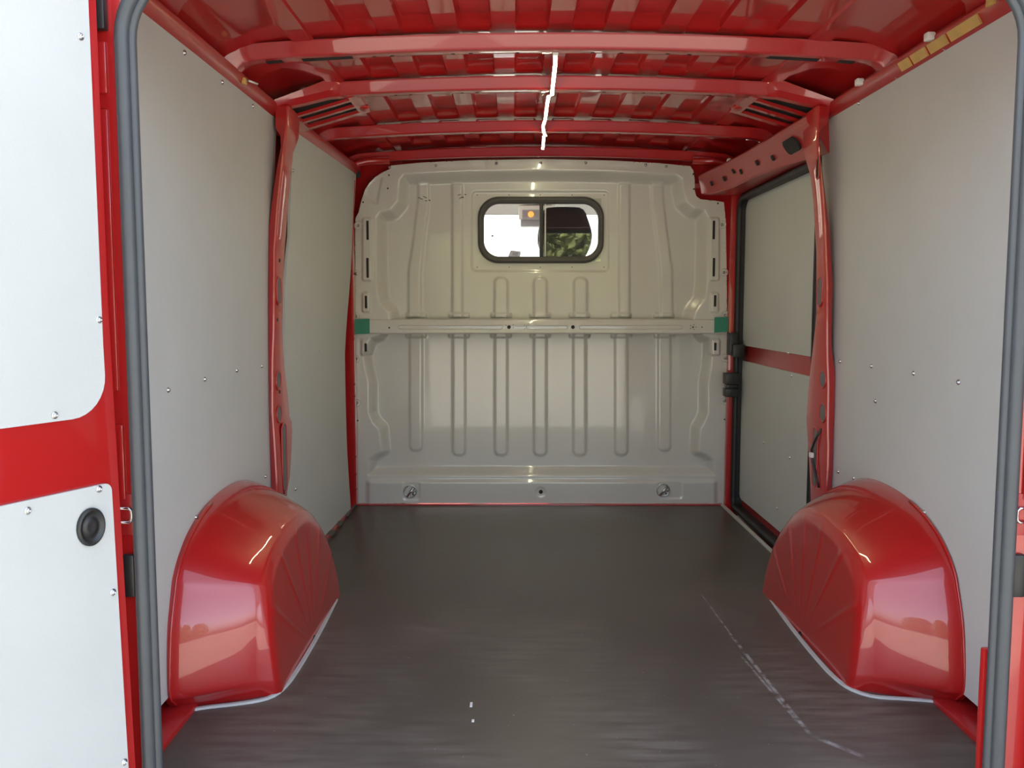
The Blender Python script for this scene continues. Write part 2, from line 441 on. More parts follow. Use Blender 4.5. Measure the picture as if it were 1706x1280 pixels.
def wscrew(sx, parent, u, v):
    X = sx*.93
    for _ in range(6):
        p = PX(u, v, X); X = wall_x(sx, p[1], p[2])
    p = PX(u, v, X-sx*.0005); screw(p, (-sx, 0, 0), parent)
lrl = lining('lining_panel', -1, 1.68, 2.93, .05, 1.568, 'tall grey lining board above the wheel arch on the closed side')
for u, v in [(307, 88), (370, 137), (421, 177), (280, 650), (341, 632), (394, 617), (442, 794), (419, 805), (326, 862), (291, 959), (436, 610)]: wscrew(-1, lrl, u, v)
lfl = lining('lining_panel', -1, 3.07, 4.10, .012, 1.566, 'grey lining board between the slim pillar and the bulkhead',
    ya=lambda z: float(np.interp(z, [0, 1.05, 1.2, 1.5, 1.57], [3.06, 3.07, 3.115, 3.115, 3.08])), yb=lambda z: float(np.interp(z, [0, .3, .75, .9, 1.07, 1.3, 1.57], [4.03, 4.0, 3.99, 4.03, 4.09, 4.12, 4.14])))
for u, v in [(488, 284), (530, 585), (492, 815)]: wscrew(-1, lfl, u, v)
lrr = lining('lining_panel', 1, 1.68, 3.0, .045, 1.572, 'tall grey lining board above the wheel arch by the sliding door')
for u, v in [(1680, 14), (1574, 80), (1494, 128), (1431, 172), (1397, 786), (1423, 797), (1540, 854), (1586, 950), (1452, 610), (1522, 622), (1597, 637), (1400, 602), (1459, 668)]: wscrew(1, lrr, u, v)

# sill pads on the closed side
for y in (3.42, 3.56, 3.72, 3.90, 4.04):
    x = wall_x(-1, y, .03)
    box('sill_pad', (x+.002, y, .004), (-.878, y+.075, .0135), PAD, floor, .001)

# ================================================================== PILLARS
def ipol(pts, y):
    ys = [p[1] for p in pts]; xs = [p[0] for p in pts]; return float(np.interp(y, ys, xs))
def pillar(label, sx, outer, edge, far, YN, vs_, xb):
    o = empty('door_pillar'); tag(o, label, 'pillar')
    rings = []
    for v in vs_:
        a = PY(ipol(outer, v), v, YN+.012); b = PY(ipol(edge, v), v, YN)
        xin = b[0]; lim = sx*wall_x(sx, 2.86, b[2])-.003
        if sx*a[0] > lim: a[0] = sx*lim
        c = PX(ipol(far, v), v, xin-sx*(-.004)); z = b[2]
        yf = max(YN+.05, c[1])
        r = .007
        rings.append([(a[0], YN+.012, z), (b[0]+sx*r, YN, z), (b[0]+sx*r*.3, YN+r*.3, z), (b[0], YN+r, z), (xin+sx*.003, yf-.01, z), (xin+sx*.010, yf, z), (a[0]+sx*.004, yf, z), (a[0]+sx*.002, YN+.03, z)])
    loft('post', rings, RED, o, angle=28)
    return o, rings
VL = [176, 190, 205, 212, 225, 236, 244, 262, 281, 310, 344, 380, 416, 462, 500, 550, 578, 600, 616, 640, 660, 687, 706, 719, 734, 760, 790, 812, 840, 870]
pl, plr = pillar('slim red pillar with oval cutouts on the closed side wall', -1,
    [(459, 176), (459, 212), (467, 225), (468, 244), (461, 281), (452, 344), (445, 416), (443, 462), (443, 550), (445, 578), (441, 616), (441, 687), (444, 734), (446, 812), (446, 870)],
    [(481, 176), (480, 205), (475, 244), (470, 290), (464, 344), (459, 416), (458, 550), (456, 603), (456, 687), (459, 731), (462, 781), (464, 828), (465, 870)],
    [(500, 176), (498, 215), (489, 244), (483, 306), (477, 384), (473, 447), (471, 562), (475, 619), (481, 672), (483, 706), (487, 719), (488, 740), (484, 812), (478, 837), (478, 870)],
    2.86, VL, .95)
VR = [176, 192, 198, 202, 206, 209, 212, 216, 220, 226, 236, 250, 289, 330, 380, 420, 473, 520, 550, 577, 600, 621, 645, 680, 709, 730, 747, 780, 800, 823, 850, 880]
pr, prr = pillar('red door pillar with loose black cable beside the sliding door', 1,
    [(1383, 176), (1380, 198), (1377, 206), (1369, 212), (1364, 220), (1363, 232), (1371, 289), (1382, 380), (1387, 473), (1385, 577), (1391, 621), (1391, 747), (1391, 880)],
    [(1362, 176), (1360, 214), (1360, 240), (1367, 298), (1372, 364), (1376, 473), (1376, 588), (1378, 638), (1377, 709), (1378, 765), (1374, 823), (1372, 880)],
    [(1336, 176), (1338, 240), (1352, 298), (1359, 419), (1359, 528), (1347, 637), (1342, 708), (1344, 747), (1349, 829), (1349, 880)],
    2.86, VR, .955)
# cutouts on the inner faces: rounded recess frames with dark holes
def cutout(parent, sx, x, y, z, wy, hz, name='cutout', m=HOLE, rim=True):
    r = min(wy, hz)*.45
    lo = rrect(y-wy/2, y+wy/2, z-hz/2, z+hz/2, r, 6)
    if rim:
        R = []
        n = len(lo); cx, cz = y, z
        for (a, b) in lo:
            da, db = a-cx, b-cz
            f1 = 1+.006/max(wy/2, .01); f2 = 1+.006/max(hz/2, .01)
            R.append([(x-sx*.000, cx+da*f1, cz+db*f2), (x-sx*.003, cx+da*(1+f1)/2, cz+db*(1+f2)/2), (x-sx*.001, a, b), (x+sx*.004, a, b)])
        loop_loft('rim', R, RED, parent)
    return loft(name, [[(x-sx*.0012, a, b) for a, b in lo], [(x+sx*.002, a, b) for a, b in lo]], m, parent)
def on_pillar(rings, sx, u, v):
    X = sx*.9
    for _ in range(6):
        p = PX(u, v, X); zs = [r[3][2] for r in rings][::-1]; X = float(np.interp(p[2], zs, [r[3][0] for r in rings][::-1]))
    return X, p[1], p[2]
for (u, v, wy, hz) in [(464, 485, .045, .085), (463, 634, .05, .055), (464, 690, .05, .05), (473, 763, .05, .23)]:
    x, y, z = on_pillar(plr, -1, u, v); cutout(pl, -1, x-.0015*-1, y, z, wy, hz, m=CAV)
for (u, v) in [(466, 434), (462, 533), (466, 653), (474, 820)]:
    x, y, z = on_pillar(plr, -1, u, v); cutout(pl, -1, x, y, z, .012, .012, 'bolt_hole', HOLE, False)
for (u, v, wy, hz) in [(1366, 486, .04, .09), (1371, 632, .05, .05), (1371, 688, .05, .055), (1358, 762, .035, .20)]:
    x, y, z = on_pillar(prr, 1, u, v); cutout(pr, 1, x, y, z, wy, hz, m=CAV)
x, y, z = on_pillar(prr, 1, 1360, 760)
cb = tube('cable', [(x-.004, y-.05, z+.10), (x-.012, y-.01, z+.05), (x-.014, y+.01, z+.02), (x-.012, y, z-.02), (x-.008, y-.03, z-.07), (x-.004, y-.045, z-.10)], .004, BLK, pr); cb['label'] = 'loose black cable'
box('cable_connector', (x-.022, y-.008, z-.006), (x-.010, y+.014, z+.012), WCLIP, pr, .003)['label'] = 'white cable connector'
x, y, z = on_pillar(prr, 1, 1363, 270); cutout(pr, 1, x, y, z, .02, .10)

# ================================================================== ROOF BOWS
def bow_path(zc, xe, zend, n=40, straight=0):
    if straight: return [(x, zc-.026*(x/.8)**2) for x in np.linspace(-straight, straight, n)]
    xs = np.linspace(-.80, .80, n)
    mid = [(x, zc-.026*(x/.8)**2) for x in xs]
    R = [(.83, zc-.028), (.855, zc-.031), (.876, zc-.038), (.891, zc-.050), (.899, zc-.066), (xe, zend)]
    return [(-a, b) for a, b in R[::-1]] + mid + R
def bow(y, label, zc=1.660, xe=.902, zend=1.570, prof=None, m=RED, xs=1.0, straight=0):
    o = empty('roof_bow'); tag(o, label, 'roof bow', 'roof cross members')
    prof = prof or [(-.004, .040), (.0, .035), (.007, .007), (.012, .001), (.018, 0), (.052, 0), (.058, .002), (.064, .010), (.068, .040)]
    P = [(a*xs, b) for a, b in bow_path(zc, xe, zend, straight=straight)]; rings = []
    for i, (a, b) in enumerate(P):
        p0 = Vector(P[max(i-1, 0)]); p1 = Vector(P[min(i+1, len(P)-1)]); t = (p1-p0).normalized(); nn = Vector((-t.y, t.x))
        rings.append([(a+nn.x*h, y+dy, b+nn.y*h) for dy, h in prof])
    loft('bar', rings, m, o, angle=32)
    return o
b1 = bow(BOWY[0], 'curved red roof bow between the rear doors and the gusseted bow')
b2 = bow(BOWY[1], 'red roof bow with wide gussets joining both pillars', straight=.725)
b3 = bow(BOWY[2], 'curved red roof bow between the gusseted bow and the bulkhead', zc=1.656)
b4 = bow(BOWY[3], 'red roof bow directly above the bulkhead flange', zc=1.648, xs=.985)
# bolt holes along the lower flanges
for o, y, zc in ((b1, BOWY[0], 1.660), (b2, BOWY[1], 1.660), (b3, BOWY[2], 1.656)):
    for k, x in enumerate([-.52, -.47, -.30, -.25, -.12, .09, .17, .30, .36, .52, .58]):
        z = zc-.026*(x/.8)**2
        ring = [(x+.006*math.cos(a), y+.045+.0045*math.sin(a)) for a in np.linspace(0, 2*math.pi, 9)[:-1]]
        loft('bolt_hole', [[(a, b, z-.0006) for a, b in ring], [(a, b, z+.002) for a, b in ring]], HOLE, o)
for s in (-1, 1):   # elongated slots near the ends of the rearmost bow
    for (xa, xb) in ((.58, .72), (.775, .82)):
        za, zb = 1.660-.026*(xa/.8)**2, 1.660-.026*(xb/.8)**2
        loft('slot', [[(s*xa, BOWY[0]+.03, za-.0008), (s*xa, BOWY[0]+.054, za-.0008), (s*xa, BOWY[0]+.054, za+.002), (s*xa, BOWY[0]+.03, za+.002)],
                      [(s*xb, BOWY[0]+.03, zb-.0012), (s*xb, BOWY[0]+.054, zb-.0012), (s*xb, BOWY[0]+.054, zb+.002), (s*xb, BOWY[0]+.03, zb+.002)]], HOLE, b1)
# gussets of the second bow: tapering hollow arms with a ladder of webs behind
for s in (-1, 1):
    def q(x, y, z): return (s*x, y, z)
    rings = []
    for (x, y0, z0, z1) in [(.690, 2.930, 1.640, 1.688), (.705, 2.912, 1.634, 1.690), (.73, 2.902, 1.630, 1.684), (.80, 2.880, 1.607, 1.650), (.86, 2.862, 1.589, 1.622), (.905, 2.850, 1.576, 1.602)]:
        rings.append([q(x, y0, z1), q(x, y0+.003, z0+.020), q(x, y0+.020, z0+.002), q(x, y0+.045, z0), q(x, y0+.050, z0+.006), q(x, y0+.050, z1)])
    loft('gusset', rings, RED, b2, angle=30)
    for (ya, yb, h) in ((2.985, 3.005, .010), (3.075, 3.098, .010), (3.17, 3.20, .010)):
        loft('web', [[q(.66, ya, 1.640), q(.66, yb, 1.640), q(.66, yb, 1.640+h), q(.66, ya, 1.640+h)], [q(.885, ya, 1.574), q(.885, yb, 1.574), q(.885, yb, 1.574+h), q(.885, ya, 1.574+h)]], RED, b2)
    for (xa, za, xb, zb) in ((.64, 1.645, .675, 1.636), (.855, 1.582, .90, 1.569)):
        loft('web', [[q(xa, y, za), q(xb, y, zb), q(xb, y, zb+.014), q(xa, y, za+.014)] for y in (2.955, 3.20)], RED, b2)
    loft('cavity_shade', [[q(.665, y, 1.655), q(.875, y, 1.598), q(.875, y, 1.602), q(.665, y, 1.659)] for y in (2.96, 3.19)], HOLE, b2)  # solid dark sheet between the webs, standing for the shaded roof above
    bm = bmesh.new(); bmesh.ops.create_uvsphere(bm, u_segments=12, v_segments=8, radius=.02, matrix=Matrix.Translation(q(.650, 3.13, 1.645)) @ Matrix.Diagonal((1, 1.6, .6, 1)))
    bmobj('weld_dimple', bm, RED, b2, smooth=True)

# ================================================================== BEAM ABOVE THE SLIDING DOOR
t3 = empty('trim_3'); tag(t3, 'red box beam above the sliding door opening', 'beam', kind='structure')
rings = []
for (y, xt, xl, zt, zl) in [(4.165, .735, .752, 1.562, 1.474), (4.10, .745, .775, 1.566, 1.468), (3.9, .778, .822, 1.570, 1.470), (3.6, .800, .836, 1.572, 1.472), (3.3, .812, .862, 1.572, 1.470), (3.08, .818, .886, 1.574, 1.462), (2.93, .826, .900, 1.576, 1.455)]:
    rings.append([(xt+.06, y, zt+.012), (xt+.006, y, zt+.004), (xt, y, zt-.004), (xt+.004, y, zt-.022), ((xt+xl)/2+.002, y, (zt+zl)/2), (xl, y, zl+.006), (xl+.008, y, zl), (.965, y, zl-.004), (.965, y, zt+.02)])
loft('beam', rings, REDM, t3, angle=26)
def beam_hole(y, wy, hz, t=.5, name='slot'):
    r = [np.interp(y, [3.08, 3.3, 3.6, 3.9, 4.1], [a, b, c, d, e]) for a, b, c, d, e in ((.818, .812, .800, .778, .745), (.886, .862, .836, .822, .775), (1.574, 1.572, 1.572, 1.570, 1.566), (1.462, 1.470, 1.472, 1.470, 1.468))]
    A = np.array([r[0]+.003, y, r[2]-.02]); B = np.array([r[1], y, r[3]+.006]); c = A+(B-A)*t; d = (B-A)/np.linalg.norm(B-A)
    n = np.array([d[2], 0, -d[0]]); n = n if n[0] < 0 else -n
    lo = rrect(-wy/2, wy/2, -hz/2, hz/2, min(wy, hz)*.45, 5)
    loft(name, [[c+np.array([0, a, 0])+d*b+n*.003 for a, b in lo], [c+np.array([0, a, 0])+d*b-n*.006 for a, b in lo]], HOLE, t3)
beam_hole(3.14, .13, .055, .45)
for y, t in ((3.34, .6), (3.50, .5), (3.70, .55), (3.78, .35), (3.92, .5), (4.05, .5)): beam_hole(y, .02, .022, t, 'bolt_hole')
bm = bmesh.new(); bmesh.ops.create_uvsphere(bm, u_segments=10, v_segments=8, radius=.012, matrix=Matrix.Translation((.80, 3.84, 1.578)))
bmobj('clip', bm, WCLIP, t3, smooth=True)

# ================================================================== SLIDING DOOR
d3 = empty('door_3'); tag(d3, 'sliding side door lined with two grey boards and red band', 'door', kind='structure')
DX = .955
box('door_shell', (DX, 2.90, -.10), (DX+.06, YB+.06, 1.56), REDM, d3, .006)
def yz_board(name, y0, y1, z0, z1, r, x, t, m, parent):
    lo = rrect(y0, y1, z0, z1, r, 8)
    bm = bmesh.new(); A = [bm.verts.new((x, a, b)) for a, b in lo]; B = [bm.verts.new((x-t, a, b)) for a, b in lo]; n = len(lo)
    bm.faces.new(A); bm.faces.new(B[::-1])
    for k in range(n): bm.faces.new((A[k], B[k], B[(k+1) % n], A[(k+1) % n]))
    return bmobj(name, bm, m, parent)
up = yz_board('upper_board', 2.96, 4.135, .772, 1.470, (.012, .02, .06, .07), DX, .007, PLY, d3)
lo_ = yz_board('lower_board', 2.96, 4.125, .045, .700, (.02, .05, .012, .012), DX, .007, PLY, d3)
for u, v in [(1314, 588)]: screw(PX(u, v, DX-.0075), (-1, 0, 0), up)
for u, v in [(1319, 626), (1316, 763), (1273, 738), (1295, 847)]: screw(PX(u, v, DX-.0075), (-1, 0, 0), lo_)
screw(PX(1222, 410, DX-.0075), (-1, 0, 0), up)
# seal of the sliding door
ss = empty('weatherstrip'); tag(ss, 'black rubber weatherstrip around the sliding door opening', 'seal')
spath = rrect(3.055, 4.125, .0, 1.452, (.05, .05, .07, .08), 8)
spath = [(a-(.028 if (a < 3.15 and .35 < b < .75) else 0), b) for a, b in spath]
loop_loft('bulb', seal_ring('b', spath, arc(0, .012, .015, 0, 342, 12), RUBD, plane='yz', base=.935), RUBD, ss)
loop_loft('channel', seal_ring('c', spath, [(-.012, -.02), (.014, -.02), (.014, .006), (-.012, .006)], RUBD, plane='yz', base=.935), RUBD, ss, smooth=False)
# black guide buffers on the front post
fp = empty('front_post'); tag(fp, 'red front post with black buffers beside the sliding door', 'pillar')
box('post', (.888, 4.143, -.05), (.975, 4.175, 1.47), RED, fp, .005)
def buf(name, u0, v0, u1, v1, Y, d):
    a = PY(u0, v0, Y); b = PY(u1, v1, Y)
    box(name, (min(a[0], b[0]), Y, min(a[2], b[2])), (max(a[0], b[0]), Y+d, max(a[2], b[2])), BLK, fp, .004)
buf('buffer', 1216, 555, 1229, 592, 4.06, .06); buf('buffer', 1222, 574, 1241, 596, 4.03, .05)
buf('catch', 1209, 622, 1231, 641, 4.06, .06); buf('catch', 1211, 641, 1229, 648, 4.07, .05); buf('catch', 1209, 648, 1230, 662, 4.06, .06)
for (u, v) in ((1226, 846), (1232, 853)): screw(PZ(u, v, .0), (-.3, -.5, .8), fp, BOLT, 'bolt')
# aluminium floor edge
al = loft('floor_edge_strip', [[(.868, y, .0005), (.890, y, .0005), (.893, y, -.02), (.886, y, -.02), (.884, y, .004), (.868, y, .004)] for y in (3.0, YB-.03)], ALU, floor); al['label'] = 'aluminium floor edge strip'

# red B-post strip on the closed side next to the bulkhead
o = empty('front_post'); tag(o, 'red front post between closed side lining and bulkhead', 'pillar')
rings = []
for v, u in [(300, 592), (340, 590), (400, 589), (450, 586), (500, 582), (560, 577), (600, 575), (640, 575), (700, 577), (760, 579), (800, 580), (842, 580)]:
    a = PY(u, v, 4.11); rings.append([(a[0], 4.11, a[2]), (-.884, 4.11, a[2]), (-.877, 4.117, a[2]), (-.877, 4.165, a[2]), (a[0]-.03, 4.165, a[2]), (a[0]-.03, 4.12, a[2])])
loft('post', rings, RED, o, angle=30)
for v in (565, 640, 660, 760, 790, 815):
    p = PY(586, v, 4.11); box('tab', (-.884, 4.106, p[2]-.006), (-.872, 4.112, p[2]+.006), REDM, o, .002)

# red body frame behind the bulkhead edge
t4 = empty('trim_4'); tag(t4, 'red body frame behind the bulkhead edges', 'frame', kind='structure')
box('side_frame', (-.97, YB+.095, -.05), (-.66, YB+.11, 1.70), RED, t4, .004)
box('side_frame', (.68, YB+.095, -.05), (.97, YB+.11, 1.70), RED, t4, .004)
box('top_frame', (-.66, YB+.095, 1.52), (.68, YB+.11, 1.72), RED, t4, .004)
box('floor_flange', (-.88, YB-.03, -.01), (.88, YB+.03, .004), RED, t4, .002)
# curved corner tubes over the bulkhead shoulders
for s in (-1, 1):
    tube('corner_tube', [(s*.70, 4.12, 1.625), (s*.80, 4.12, 1.622), (s*.845, 4.115, 1.612), (s*.868, 4.11, 1.59), (s*.874, 4.11, 1.565)], .016, RED, t4, 10)
    bm = bmesh.new(); bmesh.ops.create_uvsphere(bm, u_segments=10, v_segments=6, radius=.014, matrix=Matrix.Translation((s*.85, 4.14, 1.565)) @ Matrix.Diagonal((1, .4, 1.3, 1))); bmobj('cavity_shade', bm, HOLE, t4, smooth=True)

# ================================================================== BULKHEAD (pressed sheet)
OUT = [(594, 844), (593, 700), (590, 600), (590, 560), (591, 480), (591.5, 400), (592, 364), (597, 355), (602, 335), (608, 316), (615, 305), (624, 296), (636, 288), (649, 282), (651, 276), (700, 271), (780, 267), (902, 265), (1020, 267.5), (1100, 272), (1150, 277), (1155, 284), (1157.5, 300), (1157.5, 318), (1160, 327), (1167, 332), (1196, 335), (1206, 337), (1209, 364), (1210, 400), (1211, 480), (1212, 560), (1212, 660), (1210, 844), (1190, 844), (1183, 839), (1000, 838), (700, 838), (620, 839), (611, 844)]
UPR = [(672, 289), (780, 284), (902, 282), (1020, 284), (1128, 290), (1138, 297), (1140, 318), (1145, 336), (1158, 346), (1175, 349), (1181, 362), (1180, 470), (1176, 500), (1160, 522), (1150, 556), (652, 556), (646, 522), (630, 506), (626, 470), (625, 362), (632, 352), (650, 348), (661, 335), (664, 300)]
LOR = [(640, 536), (1162, 536), (1172, 558), (1187, 563), (1188, 590), (1186, 612), (1181, 640), (1181, 690), (1174, 706), (1168, 716), (1166, 752), (1180, 757), (1191, 766), (1194, 794), (611, 794), (613, 766), (624, 757), (634, 752), (631, 716), (620, 706), (613, 690), (613, 640), (606, 612), (603, 590), (616, 563), (630, 558)]
def sdf(poly, P):
    poly = np.array(poly, float); d = np.full(len(P), 1e9); ins = np.zeros(len(P), bool)
    for i in range(len(poly)):
        a, b = poly[i], poly[(i+1) % len(poly)]; e = b-a; w = P-a
        t = np.clip((w@e)/max(e@e, 1e-9), 0, 1); d = np.minimum(d, np.linalg.norm(w-np.outer(t, e), axis=1))
        c = (a[1] > P[:, 1]) != (b[1] > P[:, 1])
        with np.errstate(divide='ignore', invalid='ignore'):
            xi = (b[0]-a[0])*(P[:, 1]-a[1])/(b[1]-a[1])+a[0]
        ins ^= c & (P[:, 0] < xi)
    return np.where(ins, -d, d)
def rr(x0, x1, y0, y1, r): return rrect(x0, x1, y0, y1, r, 6)
def sstep(x): x = np.clip(x, 0, 1); return x*x*(3-2*x)
def bulk_height(P):
    """metres towards the cargo side, 0 = flange"""
    h = np.zeros(len(P))
    h -= np.maximum(.070*sstep((-sdf(UPR, P))/18), .060*sstep((-sdf(LOR, P))/14))
    def emb(poly, dz, w):
        nonlocal h
        h += dz*sstep((-sdf(poly, P)+w*.5)/w)
    for c in (834.5, 901, 969): emb(rr(c-11, c+11, 462, 548, 9), .010, 6)
    emb([(694, 302), (712, 302), (712, 340), (704, 400), (699, 450), (699, 530), (678, 530), (678, 450), (687, 390), (694, 330)], .010, 6)
    emb(rr(752, 769, 303, 530, 3), .010, 6)
    emb(rr(1034, 1052, 303, 530, 3), .010, 6)
    emb([(1088, 302), (1108, 302), (1109, 330), (1116, 390), (1124, 450), (1125, 530), (1105, 530), (1104, 450), (1098, 400), (1090, 340)], .010, 6)
    emb(rr(785, 1017, 316, 451, 8), -.008, 5)
    for c, b in ((691, 754), (763.5, 762), (834.5, 762), (900.5, 762), (967, 762), (1037.5, 762), (1110, 754)):
        emb(rr(c-10.5, c+10.5, 553, b, 8), .009, 6)
        emb(rr(c-17, c+17, 553, 563, 2), .009, 4)
        emb(rr(c-17, c+17, 522, 530, 2), .007, 4)
    # pads with slots
    for (x0, x1) in ((604, 620), (1182, 1198)): emb(rr(x0, x1, 363, 468, 4), .007, 4)
    for (x0, x1) in ((604, 616), (1184, 1197)): emb(rr(x0, x1, 488, 520, 3), .007, 4); emb(rr(x0-2, x1+2, 565, 592, 3), .010, 4)
    # crescent relief on the shoulder plate
    emb(arc(632, 318, 22, 100, 280, 12), -.006, 6)
    # eyelet recesses and strip
    emb(rr(672, 700, 803, 832, 5), -.004, 4); emb(rr(1096, 1136, 803, 830, 5), -.004, 4)
    emb(rr(893, 909, 812, 827, 7.5), -.003, 4)
    h += .012*sstep((P[:, 1]-797)/8)*sstep((P[:, 0]-608)/10)*sstep((1197-P[:, 0])/10)
    # slight overall crown and panel waviness
    h += -.006*np.exp(-((P[:, 1]-640)/60)**2)*0
    return h
def bulkhead():
    st = 1.25
    us = np.arange(588, 1216, st); vs_ = np.arange(263, 847, st)
    U, V = np.meshgrid(us, vs_); P = np.stack([U.ravel(), V.ravel()], 1)
    win = rr(802, 1001, 333, 432, 28)
    f = lambda Q: np.maximum(sdf(OUT, Q), -sdf(win, Q))
    s = f(P); near = np.abs(s) < st*.8
    for _ in range(2):
        Q = P[near]; e = .05; s0 = f(Q)
        g = np.stack([(f(Q+[e, 0])-s0)/e, (f(Q+[0, e])-s0)/e], 1); n = np.linalg.norm(g, axis=1, keepdims=True); n[n < .3] = 1
        P[near] = Q-(g/n)*s0[:, None]
    s = f(P); keep = (s < .12).reshape(U.shape)
    h = bulk_height(P)
    d = np.stack([_ray(u, v) for u, v in P]) if False else (_R[None]*((P[:, :1]-853)/FPX)+_U[None]*((640-P[:, 1:])/FPX)+_F[None])
    W3 = CAM[None]+d*(YB/d[:, 1:2]); W3[:, 1] = YB-h
    # keep x,z on the plane of the flange (real relief, not sheared to the viewer)
    nr, nc = U.shape; idx = np.arange(nr*nc).reshape(nr, nc)
    q = keep[:-1, :-1] & keep[1:, :-1] & keep[:-1, 1:] & keep[1:, 1:]
    F = np.stack([idx[:-1, :-1][q], idx[:-1, 1:][q], idx[1:, 1:][q], idx[1:, :-1][q]], 1)
    used = np.unique(F); remap = -np.ones(nr*nc, int); remap[used] = np.arange(len(used))
    return W3[used], remap[F]
bv, bf = bulkhead()
wf = empty('wall_front'); tag(wf, 'pressed grey steel bulkhead with embossed ribs and window', 'bulkhead', kind='structure')
me = bpy.data.meshes.new('pressed_sheet')
me.vertices.add(len(bv)); me.vertices.foreach_set('co', bv.astype(np.float32).ravel())
me.loops.add(bf.size); me.loops.foreach_set('vertex_index', bf.astype(np.int32).ravel())
me.polygons.add(len(bf)); me.polygons.foreach_set('loop_start', np.arange(0, bf.size, 4, dtype=np.int32))
me.update(calc_edges=True); me.validate()
link('pressed_sheet', me, GREY, wf, smooth=True)
def bh(u, v):   # surface point on the bulkhead
    p = PY(u, v, YB); p[1] = YB-float(bulk_height(np.array([[u, v]], float))[0]); return p
for u, v in [(726, 276), (827, 272.6), (901, 271.5), (976, 271.5), (1075.6, 275), (1110, 277.5), (649, 279)]:
    screw(bh(u, v)+np.array([0, -.001, 0]), (0, -1, 0), wf)
def washer(p):
    R = [[(p[0]+r*math.cos(a), p[1]-y, p[2]+r*math.sin(a)) for r, y in ((.020, 0), (.020, .002), (.0165, .0026), (.0155, .001))] for a in np.linspace(0, 2*math.pi, 21)[:-1]]
    loop_loft('washer', R, GREY, wf)
for u, v in [(597, 376), (594, 456), (593, 527), (593.5, 598), (595, 671), (1203, 374.5), (1206, 454), (1208, 525), (1207.5, 596.5), (1206.5, 668)]:
    p = bh(u, v); washer(p); screw(p+np.array([0, -.001, 0]), (0, -1, 0), wf, SCREW, 'bolt')
def slot(u, v0, v1, w=.011):
    a, b = bh(u, v0), bh(u, v1); y = min(a[1], b[1])
    lo = rrect(a[0]-w/2, a[0]+w/2, b[2], a[2], w*.3, 3)
    loft('slot', [[(x, y-.0015, z) for x, z in lo], [(x, y+.004, z) for x, z in lo]], HOLE, wf)
for u, a, b in [(612.5, 368, 400), (612.5, 430, 463), (610, 493, 514), (609.7, 572, 586), (1189, 368, 399), (1189, 430, 461), (1191, 492, 511), (1191, 571, 584)]: slot(u, a, b)
def dot(u, v, r, name='hole', dy=0):
    p = bh(u, v); p[1] -= dy
    ring = [(p[0]+r*math.cos(a), p[2]+r*math.sin(a)) for a in np.linspace(0, 2*math.pi, 13)[:-1]]
    loft(name, [[(x, p[1]-.0012, z) for x, z in ring], [(x, p[1]+.003, z) for x, z in ring]], HOLE, wf)
for u, v in [(648, 292), (646, 314), (605, 337), (1155, 290), (1156, 315), (1196, 339), (596, 701), (1207, 699)]: dot(u, v, .004)
for u, v in [(794, 321.5), (848, 321.5), (901, 321.5), (955, 321.5), (1009, 321.5), (794, 444), (848, 444), (901, 444), (955, 444), (1009, 444)]: dot(u, v, .0025)
dot(901, 819, .010)
# cross rail with pressed ovals, holes and green tape at both ends
bm = bmesh.new()
A = PY(600, 557, YB); B = PY(1204, 533, YB)
cy = YB-.013
sec = [(-.010, A[2]), (.004, A[2]+.002), (.008, A[2]+.008), (.008, B[2]-.008), (.004, B[2]-.001), (-.040, B[2]+.006), (-.040, A[2])]
cr = loft('cross_rail', [[(x, cy-d, z) for d, z in sec] for x in np.linspace(A[0], B[0], 12)], GREY, wf, angle=30)
def oval(u0, u1):
    a = PY(u0, 549, YB); b = PY(u1, 541, YB); h = b[2]-a[2]
    lo = rrect(a[0], b[0], a[2], b[2], h*.48, 6); cx, cz = (a[0]+b[0])/2, (a[2]+b[2])/2
    R = []
    for x, z in lo:
        s = 1-.005/(h/2); xi = cx+(x-cx)*(1-.005/((b[0]-a[0])/2)); zi = cz+(z-cz)*s
        R.append([(x, cy-.0078, z), ((x+xi)/2, cy-.0098, (z+zi)/2), (xi, cy-.0078, zi), ((x+xi)/2, cy-.006, (z+zi)/2)])
    loop_loft('pressed_oval', R, GREY, cr)
oval(664, 838); oval(876, 946); oval(964, 1136)
def rdot(u, v, r):
    p = PY(u, v, YB); ring = [(p[0]+r*math.cos(a), p[2]+r*math.sin(a)) for a in np.linspace(0, 2*math.pi, 13)[:-1]]
    loft('hole', [[(x, cy-.0092, z) for x, z in ring], [(x, cy-.004, z) for x, z in ring]], HOLE, cr)
rdot(848, 545, .009); rdot(954, 545, .009); rdot(649.5, 546, .0045); rdot(1153, 545, .004)
for du, dv in ((-5, -3), (7, -4), (7, 1), (26, -3), (26, 3)): rdot(848+du, 545+dv, .0022)
for k in range(5): rdot(1153+5*math.cos(k*1.26), 545+4*math.sin(k*1.26), .0022)
rdot(1168, 545, .003)
for (u0, u1, v0, v1) in ((591.5, 617, 531, 557), (1188, 1212, 528, 554)):
    a = PY(u0, v1, YB); b = PY(u1, v0, YB)
    ob = loft('green_tape', [[(a[0], cy-.0105, a[2]), (b[0], cy-.0105, a[2]+.003), (b[0], cy-.0105, b[2]), (a[0], cy-.0105, b[2]-.002)], [(a[0], cy-.0085, a[2]), (b[0], cy-.0085, a[2]+.003), (b[0], cy-.0085, b[2]), (a[0], cy-.0085, b[2]-.002)]], TAPE, wf); ob['label'] = 'strip of green adhesive tape'
